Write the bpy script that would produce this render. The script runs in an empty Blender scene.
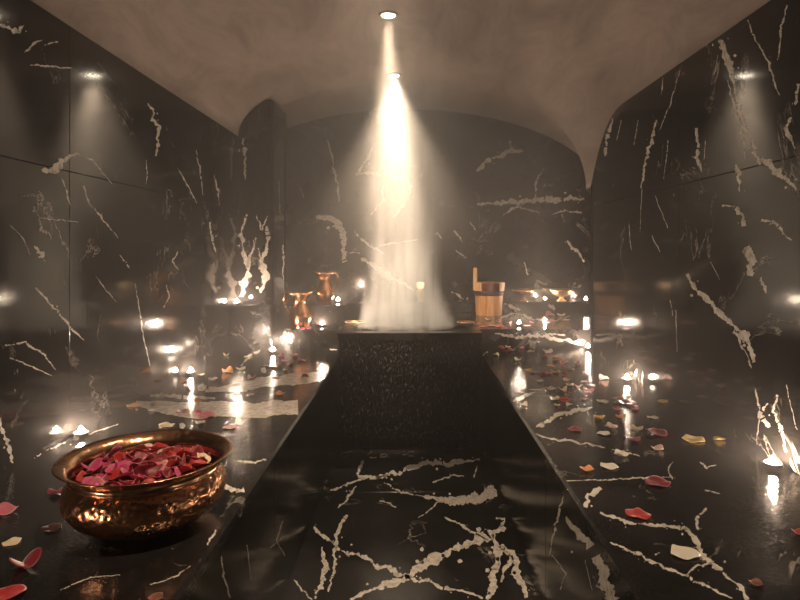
import bpy, bmesh, math, random
from mathutils import Vector, Matrix

R = random.Random(7)
PI = math.pi
scene = bpy.context.scene
COL = scene.collection

# ------------------------------------------------------------------ camera
F, VX, VY = 590.0, 412.0, 250.0        # focal length in pixels, vanishing point of the room
CAMZ = 1.19
cam_data = bpy.data.cameras.new('camera')
cam = bpy.data.objects.new('camera', cam_data)
COL.objects.link(cam)
cam.location = (0, 0, CAMZ)
cam.rotation_euler = (PI / 2, 0, 0)
cam_data.sensor_width = 36
cam_data.lens = F / 800 * 36
cam_data.shift_x = (400 - VX) / 800
cam_data.shift_y = -(300 - VY) / 800
cam_data.clip_start = 0.02
scene.camera = cam

# room measures (metres)
XL, XR = -1.19, 1.118
YF, YB = -0.9, 5.20                     # wall behind the camera, back wall
YWL, YWR = 4.04, 3.69                   # where the side walls end
BZ = 0.54                               # bench top
AL, AR = -0.439, 0.426                  # aisle
SY, SZ = 3.913, 0.6635                  # back step
LY, LZ = 4.93, 0.756                    # back ledge
SPRING, APEX = 1.97, 2.43
CX, HW = (XL + XR) / 2, (XR - XL) / 2


def ray(px, py):
    return Vector(((px - VX) / F, 1.0, (VY - py) / F))


def on_z(px, py, z):
    d = ray(px, py)
    t = (z - CAMZ) / d.z
    return Vector((d.x * t, t, z))


def on_x(px, py, x):
    d = ray(px, py)
    t = x / d.x
    return Vector((x, t, CAMZ + d.z * t))


def on_y(px, py, y):
    d = ray(px, py)
    return Vector((d.x * y, y, CAMZ + d.z * y))


# ------------------------------------------------------------------ materials
def new_mat(name):
    m = bpy.data.materials.new(name)
    m.use_nodes = True
    nt = m.node_tree
    return m, nt, nt.nodes['Principled BSDF']


def N(nt, typ, **kw):
    n = nt.nodes.new(typ)
    for k, v in kw.items():
        if k in n.inputs:
            n.inputs[k].default_value = v
        else:
            setattr(n, k, v)
    return n


def mapping(nt, scale=(1, 1, 1), loc=(0, 0, 0)):
    tc = N(nt, 'ShaderNodeTexCoord')
    mp = N(nt, 'ShaderNodeMapping')
    mp.inputs['Scale'].default_value = scale
    mp.inputs['Location'].default_value = loc
    nt.links.new(tc.outputs['Object'], mp.inputs['Vector'])
    return mp.outputs['Vector']


def ramp(nt, fac, stops):
    r = N(nt, 'ShaderNodeValToRGB')
    el = r.color_ramp.elements
    while len(el) < len(stops):
        el.new(0.5)
    for e, (p, c) in zip(el, stops):
        e.position = p
        e.color = (*c, 1) if len(c) == 3 else c
    nt.links.new(fac, r.inputs['Fac'])
    return r.outputs['Color']


def math_node(nt, op, a, b=None, c=None):
    n = N(nt, 'ShaderNodeMath', operation=op)
    for i, v in enumerate((a, b, c)):
        if v is None:
            continue
        if isinstance(v, (int, float)):
            n.inputs[i].default_value = v
        else:
            nt.links.new(v, n.inputs[i])
    return n.outputs[0]


def marble(name, wet, seed=0.0, rough=(0.1, 0.26), vein=1.0):
    """black marble with fine cream veins; wet = 'streak' (wet wall), 'drops' (wet bench) or None"""
    m, nt, b = new_mat(name)
    v = mapping(nt, (1, 1, 1), (seed, seed * 1.7, seed * 0.6))
    n1 = N(nt, 'ShaderNodeTexNoise', Scale=1.7, Detail=7.0, Roughness=0.62, Distortion=0.7)
    nt.links.new(v, n1.inputs['Vector'])
    d = math_node(nt, 'ABSOLUTE', math_node(nt, 'SUBTRACT', n1.outputs['Fac'], 0.5))
    line = ramp(nt, d, [(0.0, (1, 1, 1)), (0.007, (0, 0, 0))])
    n2 = N(nt, 'ShaderNodeTexNoise', Scale=3.1, Detail=3.0, Roughness=0.7)
    nt.links.new(v, n2.inputs['Vector'])
    mask = ramp(nt, n2.outputs['Fac'], [(0.52, (0, 0, 0)), (0.66, (vein, vein, vein))])
    mx = N(nt, 'ShaderNodeMix', data_type='RGBA', blend_type='MULTIPLY')
    mx.inputs[0].default_value = 1.0
    nt.links.new(line, mx.inputs[6]); nt.links.new(mask, mx.inputs[7])
    n3 = N(nt, 'ShaderNodeTexNoise', Scale=6.0, Detail=6.0, Roughness=0.65)
    nt.links.new(v, n3.inputs['Vector'])
    base = ramp(nt, n3.outputs['Fac'], [(0.3, (0.006, 0.0055, 0.0055)), (0.7, (0.020, 0.018, 0.017))])
    col = N(nt, 'ShaderNodeMix', data_type='RGBA')
    nt.links.new(mx.outputs[2], col.inputs[0])
    nt.links.new(base, col.inputs[6])
    col.inputs[7].default_value = (0.42, 0.37, 0.32, 1)
    nt.links.new(col.outputs[2], b.inputs['Base Color'])
    rr = ramp(nt, n3.outputs['Fac'], [(0.3, (rough[0],) * 3), (0.75, (rough[1],) * 3)])
    nt.links.new(rr, b.inputs['Roughness'])
    if wet:
        sc, st = ((90, 90, 5.0), 0.02) if wet == 'streak' else ((1, 1, 1), 0.09)
        v2 = mapping(nt, sc)
        n4 = N(nt, 'ShaderNodeTexNoise', Scale=1.0 if wet == 'streak' else 170.0, Detail=2.0, Roughness=0.5)
        nt.links.new(v2, n4.inputs['Vector'])
        bp = N(nt, 'ShaderNodeBump', Strength=st * 2, Distance=0.002)
        if wet == 'drops':
            vo = N(nt, 'ShaderNodeTexVoronoi', Scale=115.0, feature='F1')
            nt.links.new(v2, vo.inputs['Vector'])
            hd = ramp(nt, vo.outputs['Distance'], [(0.0, (1, 1, 1)), (0.25, (.75, .75, .75)), (0.5, (0, 0, 0))])
            nt.links.new(math_node(nt, 'MULTIPLY_ADD', n4.outputs['Fac'], 0.4, hd), bp.inputs['Height'])
        else:
            nt.links.new(n4.outputs['Fac'], bp.inputs['Height'])
        nt.links.new(bp.outputs['Normal'], b.inputs['Normal'])
    return m


def simple(name, col, rough=0.5, metal=0.0, **kw):
    m, nt, b = new_mat(name)
    b.inputs['Base Color'].default_value = (*col, 1)
    b.inputs['Roughness'].default_value = rough
    b.inputs['Metallic'].default_value = metal
    for k, v in kw.items():
        b.inputs[k].default_value = v
    return m


def vein_mat():
    m, nt, b = new_mat('cream_vein')
    v = mapping(nt)
    n = N(nt, 'ShaderNodeTexNoise', Scale=45.0, Detail=5.0, Roughness=0.7)
    nt.links.new(v, n.inputs['Vector'])
    c = ramp(nt, n.outputs['Fac'], [(0.32, (0.34, 0.30, 0.26)), (0.55, (0.74, 0.68, 0.60))])
    nt.links.new(c, b.inputs['Base Color'])
    b.inputs['Roughness'].default_value = 0.25
    return m


def hammered(name, col, rough, scale, strength):
    m, nt, b = new_mat(name)
    b.inputs['Metallic'].default_value = 1.0
    v = mapping(nt)
    vo = N(nt, 'ShaderNodeTexVoronoi', Scale=scale, feature='SMOOTH_F1')
    nt.links.new(v, vo.inputs['Vector'])
    bp = N(nt, 'ShaderNodeBump', Strength=strength, Distance=0.004)
    nt.links.new(vo.outputs['Distance'], bp.inputs['Height'])
    nt.links.new(bp.outputs['Normal'], b.inputs['Normal'])
    n = N(nt, 'ShaderNodeTexNoise', Scale=14.0, Detail=4.0)
    nt.links.new(v, n.inputs['Vector'])
    c = ramp(nt, n.outputs['Fac'], [(0.3, tuple(x * 0.72 for x in col)), (0.7, col)])
    nt.links.new(c, b.inputs['Base Color'])
    b.inputs['Roughness'].default_value = rough
    return m


def wood(name, c1, c2):
    m, nt, b = new_mat(name)
    v = mapping(nt, (38, 38, 3))
    n = N(nt, 'ShaderNodeTexNoise', Scale=1.0, Detail=5.0, Distortion=0.6)
    nt.links.new(v, n.inputs['Vector'])
    c = ramp(nt, n.outputs['Fac'], [(0.35, c1), (0.65, c2)])
    nt.links.new(c, b.inputs['Base Color'])
    b.inputs['Roughness'].default_value = 0.45
    return m


def plaster():
    m, nt, b = new_mat('brown_plaster')
    v = mapping(nt, (1.3, 0.45, 1.3))
    n = N(nt, 'ShaderNodeTexNoise', Scale=3.0, Detail=9.0, Roughness=0.68, Distortion=0.5)
    nt.links.new(v, n.inputs['Vector'])
    c = ramp(nt, n.outputs['Fac'], [(0.3, (0.20, 0.158, 0.135)), (0.7, (0.46, 0.375, 0.325))])
    nt.links.new(c, b.inputs['Base Color'])
    b.inputs['Roughness'].default_value = 0.55
    v2 = mapping(nt, (6, 2, 6))
    n2 = N(nt, 'ShaderNodeTexNoise', Scale=4.0, Detail=8.0, Roughness=0.7)
    nt.links.new(v2, n2.inputs['Vector'])
    bp = N(nt, 'ShaderNodeBump', Strength=0.25, Distance=0.01)
    nt.links.new(n2.outputs['Fac'], bp.inputs['Height'])
    nt.links.new(bp.outputs['Normal'], b.inputs['Normal'])
    return m


def granite():
    m, nt, b = new_mat('black_granite')
    v = mapping(nt, (70, 70, 9))
    n = N(nt, 'ShaderNodeTexNoise', Scale=1.0, Detail=4.0, Roughness=0.65, Distortion=0.4)
    nt.links.new(v, n.inputs['Vector'])
    v2 = mapping(nt, (1, 1, 0.6))
    n2 = N(nt, 'ShaderNodeTexNoise', Scale=120.0, Detail=2.0)
    nt.links.new(v2, n2.inputs['Vector'])
    h = math_node(nt, 'ADD', n.outputs['Fac'], math_node(nt, 'MULTIPLY', n2.outputs['Fac'], 0.5))
    bp = N(nt, 'ShaderNodeBump', Strength=0.9, Distance=0.012)
    nt.links.new(h, bp.inputs['Height'])
    nt.links.new(bp.outputs['Normal'], b.inputs['Normal'])
    b.inputs['Specular IOR Level'].default_value = 0.3
    v3 = mapping(nt, (130, 130, 34), (4, 2, 7))
    n5 = N(nt, 'ShaderNodeTexNoise', Scale=1.0, Detail=2.0)
    nt.links.new(v3, n5.inputs['Vector'])
    c = ramp(nt, n5.outputs['Fac'], [(0.60, (0.003, 0.003, 0.003)), (0.70, (0.09, 0.085, 0.08))])  # pale flecks painted in for the glints on the stone
    nt.links.new(c, b.inputs['Base Color'])
    b.inputs['Roughness'].default_value = 0.22
    return m


def emitter(name, col, strength):
    m, nt, b = new_mat(name)
    b.inputs['Base Color'].default_value = (*col, 1)
    b.inputs['Emission Color'].default_value = (*col, 1)
    b.inputs['Emission Strength'].default_value = strength
    return m


def petal_mat(name, c_edge, c_base):
    m, nt, b = new_mat(name)
    v = mapping(nt)
    sep = N(nt, 'ShaderNodeSeparateXYZ')
    nt.links.new(v, sep.inputs[0])
    f = math_node(nt, 'MULTIPLY_ADD', sep.outputs['Y'], 22.0, 0.5)
    n = N(nt, 'ShaderNodeTexNoise', Scale=60.0, Detail=3.0)
    nt.links.new(v, n.inputs['Vector'])
    f2 = math_node(nt, 'ADD', f, math_node(nt, 'MULTIPLY', math_node(nt, 'SUBTRACT', n.outputs['Fac'], 0.5), 0.8))
    c = ramp(nt, f2, [(0.0, c_base), (0.55, c_edge)])
    nt.links.new(c, b.inputs['Base Color'])
    b.inputs['Roughness'].default_value = 0.42
    b.inputs['Sheen Weight'].default_value = 0.3
    return m


M = {
    'wall': marble('marble_wall', 'streak', 3.0, (0.05, 0.14)),
    'back': marble('marble_back_wall', 'streak', 8.0, (0.08, 0.2)),
    'bench': marble('marble_bench', 'drops', 12.0, (0.08, 0.2)),
    'face': marble('marble_face', None, 15.0, (0.14, 0.22), 0.4),
    'floor': marble('marble_floor', None, 21.0, (0.10, 0.26)),
    'vein': vein_mat(),
    'joint': simple('dark_joint', (0.006, 0.005, 0.005), 0.8),
    'plaster': plaster(),
    'granite': granite(),
    'granite_smooth': marble('granite_lid', 'drops', 30.0, (0.12, 0.2), 0.2),
    'copper': hammered('hammered_copper', (0.74, 0.38, 0.21), 0.26, 75.0, 1.0),
    'copper_smooth': hammered('polished_copper', (0.70, 0.39, 0.23), 0.22, 70.0, 0.22),
    'copper_jug': hammered('jug_copper', (0.80, 0.42, 0.23), 0.23, 90.0, 0.12),
    'brass': hammered('hammered_brass', (0.88, 0.62, 0.34), 0.38, 110.0, 0.5),
    'wood': wood('honey_wood', (0.50, 0.22, 0.075), (0.72, 0.38, 0.15)),
    'wood_pale': wood('pale_wood', (0.62, 0.36, 0.17), (0.80, 0.52, 0.28)),
    'wood_dark': wood('dark_red_wood', (0.07, 0.008, 0.004), (0.13, 0.018, 0.008)),
    'hoop': simple('dark_hoop', (0.05, 0.018, 0.012), 0.5),
    'tin': simple('tin_cup', (0.75, 0.72, 0.68), 0.25, 1.0),
    'wax': simple('white_wax', (0.85, 0.78, 0.66), 0.5, 0.0, **{'Subsurface Weight': 0.4}),
    'wick': simple('wick', (0.03, 0.02, 0.02), 0.9),
    'flame': emitter('flame', (1.0, 0.745, 0.55), 2100.0),
    'lens': emitter('lamp_lens', (1.0, 0.84, 0.62), 120.0),
    'glow': emitter('added_glow', (1.0, 0.66, 0.32), 2.0),
    'steel': simple('brushed_trim', (0.45, 0.40, 0.35), 0.35, 1.0),
}
mw, nt, b = new_mat('hot_water')
b.inputs['Base Color'].default_value = (0.02, 0.022, 0.024, 1)
b.inputs['Roughness'].default_value = 0.05
b.inputs['IOR'].default_value = 1.33
v = mapping(nt)
n = N(nt, 'ShaderNodeTexNoise', Scale=22.0, Detail=3.0)
nt.links.new(v, n.inputs['Vector'])
bp = N(nt, 'ShaderNodeBump', Strength=0.3, Distance=0.01)
nt.links.new(n.outputs['Fac'], bp.inputs['Height'])
nt.links.new(bp.outputs['Normal'], b.inputs['Normal'])
M['water'] = mw

for k_ in ('face', 'floor'):
    M[k_].node_tree.nodes['Principled BSDF'].inputs['Specular IOR Level'].default_value = 0.32
PM = {
    'crimson': petal_mat('petal_crimson', (0.21, 0.006, 0.020), (0.28, 0.02, 0.03)),
    'red': petal_mat('petal_red', (0.42, 0.010, 0.014), (0.45, 0.04, 0.025)),
    'magenta': petal_mat('petal_magenta', (0.55, 0.035, 0.17), (0.66, 0.16, 0.24)),
    'pink': petal_mat('petal_pink', (0.66, 0.16, 0.22), (0.75, 0.38, 0.34)),
    'blush': petal_mat('petal_blush', (0.80, 0.50, 0.44), (0.82, 0.66, 0.50)),
    'white': petal_mat('petal_white', (0.82, 0.76, 0.66), (0.80, 0.72, 0.50)),
    'cream': petal_mat('petal_cream', (0.80, 0.66, 0.46), (0.80, 0.62, 0.30)),
    'yellow': petal_mat('petal_yellow', (0.78, 0.52, 0.12), (0.80, 0.60, 0.22)),
    'orange': petal_mat('petal_orange', (0.74, 0.28, 0.09), (0.80, 0.48, 0.14)),
    'brown': petal_mat('petal_brown', (0.16, 0.05, 0.03), (0.28, 0.11, 0.05)),
}


# ------------------------------------------------------------------ mesh helpers
class MB:
    def __init__(self):
        self.v, self.f, self.mi = [], [], []

    def face(self, pts, mi=0):
        i = len(self.v)
        self.v += [tuple(p) for p in pts]
        self.f.append(tuple(range(i, i + len(pts))))
        self.mi.append(mi)

    def poly(self, verts, faces, mi=0):
        i = len(self.v)
        self.v += [tuple(p) for p in verts]
        for f in faces:
            self.f.append(tuple(i + k for k in f))
            self.mi.append(mi)

    def box(self, lo, hi, c=0.0, mi=0):
        """axis-aligned box, chamfered by c"""
        bm = bmesh.new()
        bmesh.ops.create_cube(bm, size=1)
        for v in bm.verts:
            v.co = Vector([(lo[k] + hi[k]) / 2 + v.co[k] * (hi[k] - lo[k]) for k in range(3)])
        if c:
            bmesh.ops.bevel(bm, geom=bm.edges[:], offset=c, segments=2, affect='EDGES', profile=0.6)
        bm.verts.index_update()
        self.poly([v.co.copy() for v in bm.verts], [[v.index for v in f.verts] for f in bm.faces], mi)
        bm.free()

    def lathe(self, prof, seg=48, c=(0, 0, 0), mi=0, a0=0.0, a1=2 * PI):
        full = abs(a1 - a0 - 2 * PI) < 1e-6
        n = seg if full else seg + 1
        vs, fs = [], []
        for r, z in prof:
            for k in range(n):
                a = a0 + (a1 - a0) * k / seg
                vs.append((c[0] + r * math.cos(a), c[1] + r * math.sin(a), c[2] + z))
        for i in range(len(prof) - 1):
            for k in range(seg):
                k2 = (k + 1) % n
                fs.append((i * n + k, i * n + k2, (i + 1) * n + k2, (i + 1) * n + k))
        self.poly(vs, fs, mi)

    def tube(self, pts, rad, seg=10, mi=0, squash=1.0):
        pts = [Vector(p) for p in pts]
        n = len(pts)
        rads = rad if isinstance(rad, (list, tuple)) else [rad] * n
        vs, fs = [], []
        up = Vector((0, 1, 0))
        for i, p in enumerate(pts):
            t = (pts[min(i + 1, n - 1)] - pts[max(i - 1, 0)]).normalized()
            a = t.cross(up)
            a = a.normalized() if a.length > 1e-4 else Vector((1, 0, 0))
            bb = a.cross(t)
            for k in range(seg):
                th = 2 * PI * k / seg
                vs.append(p + a * math.cos(th) * rads[i] * squash + bb * math.sin(th) * rads[i])
        for i in range(n - 1):
            for k in range(seg):
                k2 = (k + 1) % seg
                fs.append((i * seg + k, i * seg + k2, (i + 1) * seg + k2, (i + 1) * seg + k))
        fs.append(tuple(range(seg))[::-1])
        fs.append(tuple((n - 1) * seg + k for k in range(seg)))
        self.poly(vs, fs, mi)

    def panel(self, o, u, v, nrm, u0, u1, v0, v1, gap=0.0007, ch=0.0014, mi=0):
        """one marble slab lying in the plane (o, u, v), its arrises eased"""
        o, u, v, nrm = Vector(o), Vector(u), Vector(v), Vector(nrm)
        P = lambda a, b, d: o + u * a + v * b + nrm * d
        u0 += gap; u1 -= gap; v0 += gap; v1 -= gap
        lo = [P(u0, v0, -0.012), P(u1, v0, -0.012), P(u1, v1, -0.012), P(u0, v1, -0.012)]
        md = [P(u0, v0, -ch), P(u1, v0, -ch), P(u1, v1, -ch), P(u0, v1, -ch)]
        c = ch
        hi = [P(u0 + c, v0 + c, 0), P(u1 - c, v0 + c, 0), P(u1 - c, v1 - c, 0), P(u0 + c, v1 - c, 0)]
        fs = [(8, 9, 10, 11)]
        for k in range(4):
            k2 = (k + 1) % 4
            fs += [(k, k2, 4 + k2, 4 + k), (4 + k, 4 + k2, 8 + k2, 8 + k)]
        self.poly(lo + md + hi, fs, mi)

    def panels(self, o, u, v, nrm, us, vs, mi=0, joint=1):
        for a, b_ in zip(us[:-1], us[1:]):
            for c, d in zip(vs[:-1], vs[1:]):
                self.panel(o, u, v, nrm, a, b_, c, d, mi=mi)
        o, u, v, nrm = Vector(o), Vector(u), Vector(v), Vector(nrm)
        B = lambda a, b_, d: o + u * a + v * b_ + nrm * d
        q = [(us[0], vs[0]), (us[-1], vs[0]), (us[-1], vs[-1]), (us[0], vs[-1])]
        front = [B(a, b_, -0.005) for a, b_ in q]
        back = [B(a, b_, -0.05) for a, b_ in q]
        self.poly(front + back, [(0, 1, 2, 3), (7, 6, 5, 4), (0, 4, 5, 1), (1, 5, 6, 2), (2, 6, 7, 3), (3, 7, 4, 0)], joint)

    def veins(self, data, proj, nrm, inside, mi, seed=1, lift=0.0004):
        """inlaid vein shapes: each a ragged ribbon along a traced line, carried over onto the slab's plane"""
        rr = random.Random(seed)
        nrm = Vector(nrm)
        for ent in data:
            pts, w = ent[0], ent[1]
            rag = ent[2] if len(ent) > 2 else 1.0     # how ragged the edge is
            if not isinstance(w, (list, tuple)):
                w = [w * 0.55] + [w] * (len(pts) - 2) + [w * 0.4]
            step = max(0.8, min(1.6, min(w) * 0.35))
            samp = []
            for (p, q, wa, wb) in zip(pts[:-1], pts[1:], w[:-1], w[1:]):
                L = math.hypot(q[0] - p[0], q[1] - p[1])
                k = max(1, int(L / step))
                for i in range(k):
                    t = i / k
                    samp.append((p[0] + (q[0] - p[0]) * t, p[1] + (q[1] - p[1]) * t, wa + (wb - wa) * t,
                                 (q[0] - p[0]) / L, (q[1] - p[1]) / L))
            samp.append((*pts[-1], w[-1], *samp[-1][3:]))
            prev = None
            hole = 0
            wl = max(2.5, max(w) * 1.3)
            ns = [[rr.uniform(-1, 1) for _ in range(400)] for _ in range(3)]

            def vn(k, t):
                i0 = int(t) % 398
                f = t - int(t)
                f = f * f * (3 - 2 * f)
                return ns[k][i0] * (1 - f) + ns[k][i0 + 1] * f
            for ii, (x, y, ww, tx, ty) in enumerate(samp):
                t = ii * step / wl
                lat = vn(2, t * 0.6) * ww * 0.45 * rag
                a = ww * (0.38 + rag * (0.26 * vn(0, t) + 0.30 * vn(1, t * 2.7 + 90) + 0.12 * rr.uniform(-1, 1))) + lat
                bq = -ww * (0.38 + rag * (0.26 * vn(1, t + 50) + 0.30 * vn(0, t * 2.7 + 40) + 0.12 * rr.uniform(-1, 1))) + lat
                if a - bq < ww * 0.15:
                    a, bq = lat + ww * 0.08, lat - ww * 0.08
                A = proj(x - ty * a, y + tx * a)
                B = proj(x - ty * bq, y + tx * bq)
                if hole > 0:
                    hole -= 1
                    prev = None
                elif ww < 6 and rr.random() < 0.02 * rag:
                    hole = rr.randint(1, 2)
                if inside(A) and inside(B):
                    A, B = A + nrm * lift, B + nrm * lift
                    if prev:
                        q = [prev[0], A, B, prev[1]]
                        nn = (q[1] - q[0]).cross(q[3] - q[0])
                        if nn.dot(nrm) < 0:
                            q.reverse()
                        self.face(q, mi)
                    prev = (A, B)
                else:
                    prev = None
                # stray flecks beside the vein
                if rr.random() < 0.05:
                    s = ww * rr.uniform(0.12, 0.3)
                    off = ww * rr.uniform(-1.6, 1.6)
                    cx, cy = x - ty * off, y + tx * off
                    q = [proj(cx + s * math.cos(k) * rr.uniform(.6, 1.3), cy + s * math.sin(k) * rr.uniform(.6, 1.3)) for k in (0, 1.2, 2.5, 3.7, 5)]
                    if all(inside(p) for p in q):
                        q = [p + nrm * lift for p in q]
                        if (q[1] - q[0]).cross(q[2] - q[0]).dot(nrm) < 0:
                            q.reverse()
                        self.face(q, mi)

    def build(self, name, mats, parent=None, smooth=False, merge=True):
        me = bpy.data.meshes.new(name)
        me.from_pydata(self.v, [], self.f)
        mats = mats if isinstance(mats, (list, tuple)) else [mats]
        for m in mats:
            me.materials.append(m)
        me.polygons.foreach_set('material_index', self.mi)
        if merge:
            bm = bmesh.new()
            bm.from_mesh(me)
            bmesh.ops.remove_doubles(bm, verts=bm.verts, dist=1e-5)
            if smooth:
                bmesh.ops.recalc_face_normals(bm, faces=bm.faces)
            bm.to_mesh(me)
            bm.free()
        if smooth:
            me.polygons.foreach_set('use_smooth', [True] * len(me.polygons))
        me.update()
        o = bpy.data.objects.new(name, me)
        COL.objects.link(o)
        if parent:
            o.parent = parent
        return o


def smooth_by_angle(o, ang=35):
    """shade smooth but keep edges sharper than ang"""
    me = o.data
    bm = bmesh.new()
    bm.from_mesh(me)
    for e in bm.edges:
        if len(e.link_faces) == 2 and e.calc_face_angle(0) > math.radians(ang):
            e.smooth = False
    for f in bm.faces:
        f.smooth = True
    bm.to_mesh(me)
    bm.free()


def tag(o, label, cat, group=None, kind=None):
    o['label'] = label
    o['category'] = cat
    if group:
        o['group'] = group
    if kind:
        o['kind'] = kind
    return o


def thing(name, loc, label, cat, group=None, rz=0.0, scale=1.0):
    o = bpy.data.objects.new(name, None)
    o.empty_display_size = 0.05
    COL.objects.link(o)
    o.location = loc
    o.rotation_euler = (0, 0, rz)
    o.scale = (scale,) * 3
    return tag(o, label, cat, group)


def structure(o):
    o['kind'] = 'structure'
    return o


def copy_tree(o, parent=None):
    c = o.copy()
    COL.objects.link(c)
    if parent:
        c.parent = parent
    for ch in [x for x in bpy.data.objects if x.parent == o]:
        copy_tree(ch, c)
    return c


# ------------------------------------------------------------------ traced veins (pixel line, pixel width)
V_LEFT = [
    ([(43, 174), (52, 170), (62, 161), (76, 153)], 7.5), ([(76, 153), (92, 160), (112, 184)], 1.3),
    ([(148, 103), (153, 115), (158, 127), (158, 140), (155, 156)], 4),
    ([(0, 24), (10, 28), (18, 32), (24, 26)], 6), ([(25, 53), (33, 45), (42, 40)], 3), ([(44, 45), (58, 42)], 3),
    ([(30, 65), (45, 66), (72, 68)], 2.4), ([(34, 246), (40, 255), (44, 262)], 5),
    ([(35, 288), (52, 305), (62, 318), (72, 330), (84, 340)], 2.4), ([(196, 150), (200, 170), (203, 195)], 1.6),
    ([(178, 168), (190, 190), (197, 203)], 1.8), ([(0, 418), (8, 440), (13, 463)], 6),
    ([(210, 222), (213, 240), (216, 252)], 2.6), ([(62, 178), (66, 190), (70, 205)], 2.2),
    ([(83, 186), (90, 205), (102, 218), (118, 238)], 2), ([(135, 283), (142, 330), (150, 366)], 1.5),
    ([(5, 345), (25, 342), (45, 355), (55, 370)], 2.2), ([(40, 218), (58, 220), (78, 222)], 1.4),
    ([(10, 225), (24, 240), (30, 255)], 1.2), ([(96, 277), (106, 290), (116, 302)], 1.6),
    ([(166, 285), (170, 296), (163, 308)], 1.6), ([(214, 175), (218, 190), (219, 205)], 1.6),
    ([(146, 160), (147, 172), (146, 184)], 1.4), ([(10, 358), (30, 366), (52, 376)], 1.6),
    ([(178, 252), (172, 262), (178, 270)], 2), ([(120, 255), (126, 262), (130, 268)], 2.2),
]
V_RIGHT = [
    ([(722, 20), (720, 42), (727, 58), (735, 85), (740, 110), (745, 130), (755, 150), (760, 165)], [3, 6, 7, 3, 3, 4, 4, 2]),
    ([(728, 80), (735, 110), (742, 135), (746, 160)], 2.2), ([(748, 20), (755, 40), (768, 60), (775, 85), (780, 95)], 2),
    ([(787, 5), (782, 25), (778, 60)], 2.6), ([(657, 120), (652, 140), (645, 165), (641, 188)], 3.4),
    ([(760, 160), (772, 167), (782, 175), (796, 190)], 9), ([(735, 165), (740, 172), (741, 192)], 7),
    ([(722, 205), (735, 205), (744, 212), (746, 226)], [2, 3, 7, 5]), ([(748, 246), (753, 258), (751, 276)], 11),
    ([(760, 278), (764, 285), (766, 293)], 4), ([(762, 219), (778, 226), (792, 240)], 4.5),
    ([(687, 274), (695, 292), (710, 305), (725, 320), (740, 332), (750, 345), (755, 362)], [3, 6, 5, 5, 7, 8, 4]),
    ([(735, 330), (743, 348), (752, 368)], 3.5), ([(696, 128), (698, 155), (702, 172)], 4.5),
    ([(706, 140), (704, 160)], 1.8), ([(664, 70), (661, 95)], 2.2), ([(711, 30), (713, 46)], 3),
    ([(718, 55), (714, 75)], 2), ([(799, 84), (796, 105)], 6), ([(789, 117), (787, 135), (796, 148)], 5),
    ([(680, 70), (670, 105), (660, 130)], 1.4), ([(604, 156), (608, 138), (612, 118)], 4),
    ([(621, 120), (617, 140)], 1.5), ([(668, 140), (664, 180)], 2), ([(638, 120), (634, 145)], 1.2),
    ([(755, 388), (760, 410), (757, 440)], 2.2), ([(778, 395), (773, 412), (782, 432), (786, 452)], 3.2),
    ([(768, 428), (762, 416), (769, 404)], 6), ([(642, 188), (640, 232)], 1.4), ([(652, 236), (660, 252)], 2),
    ([(676, 310), (677, 352)], 1.2), ([(711, 262), (720, 280)], 1.6), ([(655, 196), (668, 228)], 1.8),
    ([(629, 222), (631, 250)], 1.6), ([(786, 385), (797, 430)], 1.8), ([(670, 300), (673, 316)], 1.4),
]
V_BACK = [
    ([(316, 219), (328, 220), (338, 224), (341, 238), (341, 250), (345, 262)], [4, 7, 15, 13, 8, 5]),
    ([(374, 148), (364, 163), (357, 175)], 5), ([(392, 128), (385, 148), (378, 172)], 4.5),
    ([(356, 174), (375, 171), (390, 176), (405, 178), (409, 190), (403, 205), (393, 217)], 4.5),
    ([(382, 185), (384, 200), (371, 215)], 3), ([(362, 257), (375, 267), (390, 277), (414, 291)], 5),
    ([(354, 232), (368, 245), (384, 254)], 3.4), ([(327, 140), (332, 160), (337, 182), (339, 202)], 2.6),
    ([(478, 172), (485, 163), (497, 155), (510, 152), (523, 151)], 4.5), ([(509, 141), (513, 151)], 4),
    ([(477, 205), (490, 206), (500, 203), (510, 200), (522, 204), (535, 203), (545, 199), (560, 203), (572, 200), (584, 197)], 5.5),
    ([(503, 215), (515, 209), (525, 203)], 3.5), ([(520, 207), (540, 213)], 2.5), ([(552, 215), (565, 211), (582, 213)], 3),
    ([(535, 200), (535, 185), (543, 168)], 2.6), ([(562, 214), (564, 222)], 2), ([(568, 240), (575, 248), (584, 262)], 4),
    ([(455, 230), (462, 242)], 3.5), ([(470, 222), (475, 231)], 4), ([(452, 291), (460, 297), (472, 300)], 3),
    ([(456, 250), (466, 258)], 2.2), ([(437, 232), (442, 239)], 4), ([(524, 262), (528, 275)], 2),
    ([(380, 246), (400, 242), (418, 240)], 2), ([(345, 252), (360, 253)], 2.5), ([(300, 188), (304, 198)], 2),
]
V_PIER = [
    ([(247, 214), (242, 230), (242, 252), (246, 268), (245, 280), (243, 297)], [2, 4, 7, 8, 9, 5]),
    ([(266, 226), (268, 240), (266, 255), (264, 268), (264, 280), (263, 293)], [2, 4, 6, 8, 7, 4]), ([(257, 238), (250, 258), (246, 268)], 3.5),
    ([(256, 215), (262, 230), (267, 216)], 2.2), ([(258, 248), (262, 262)], 2.6),
    ([(246, 133), (243, 143), (246, 160), (245, 180)], 3.6), ([(253, 240), (254, 250)], 3),
]
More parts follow.
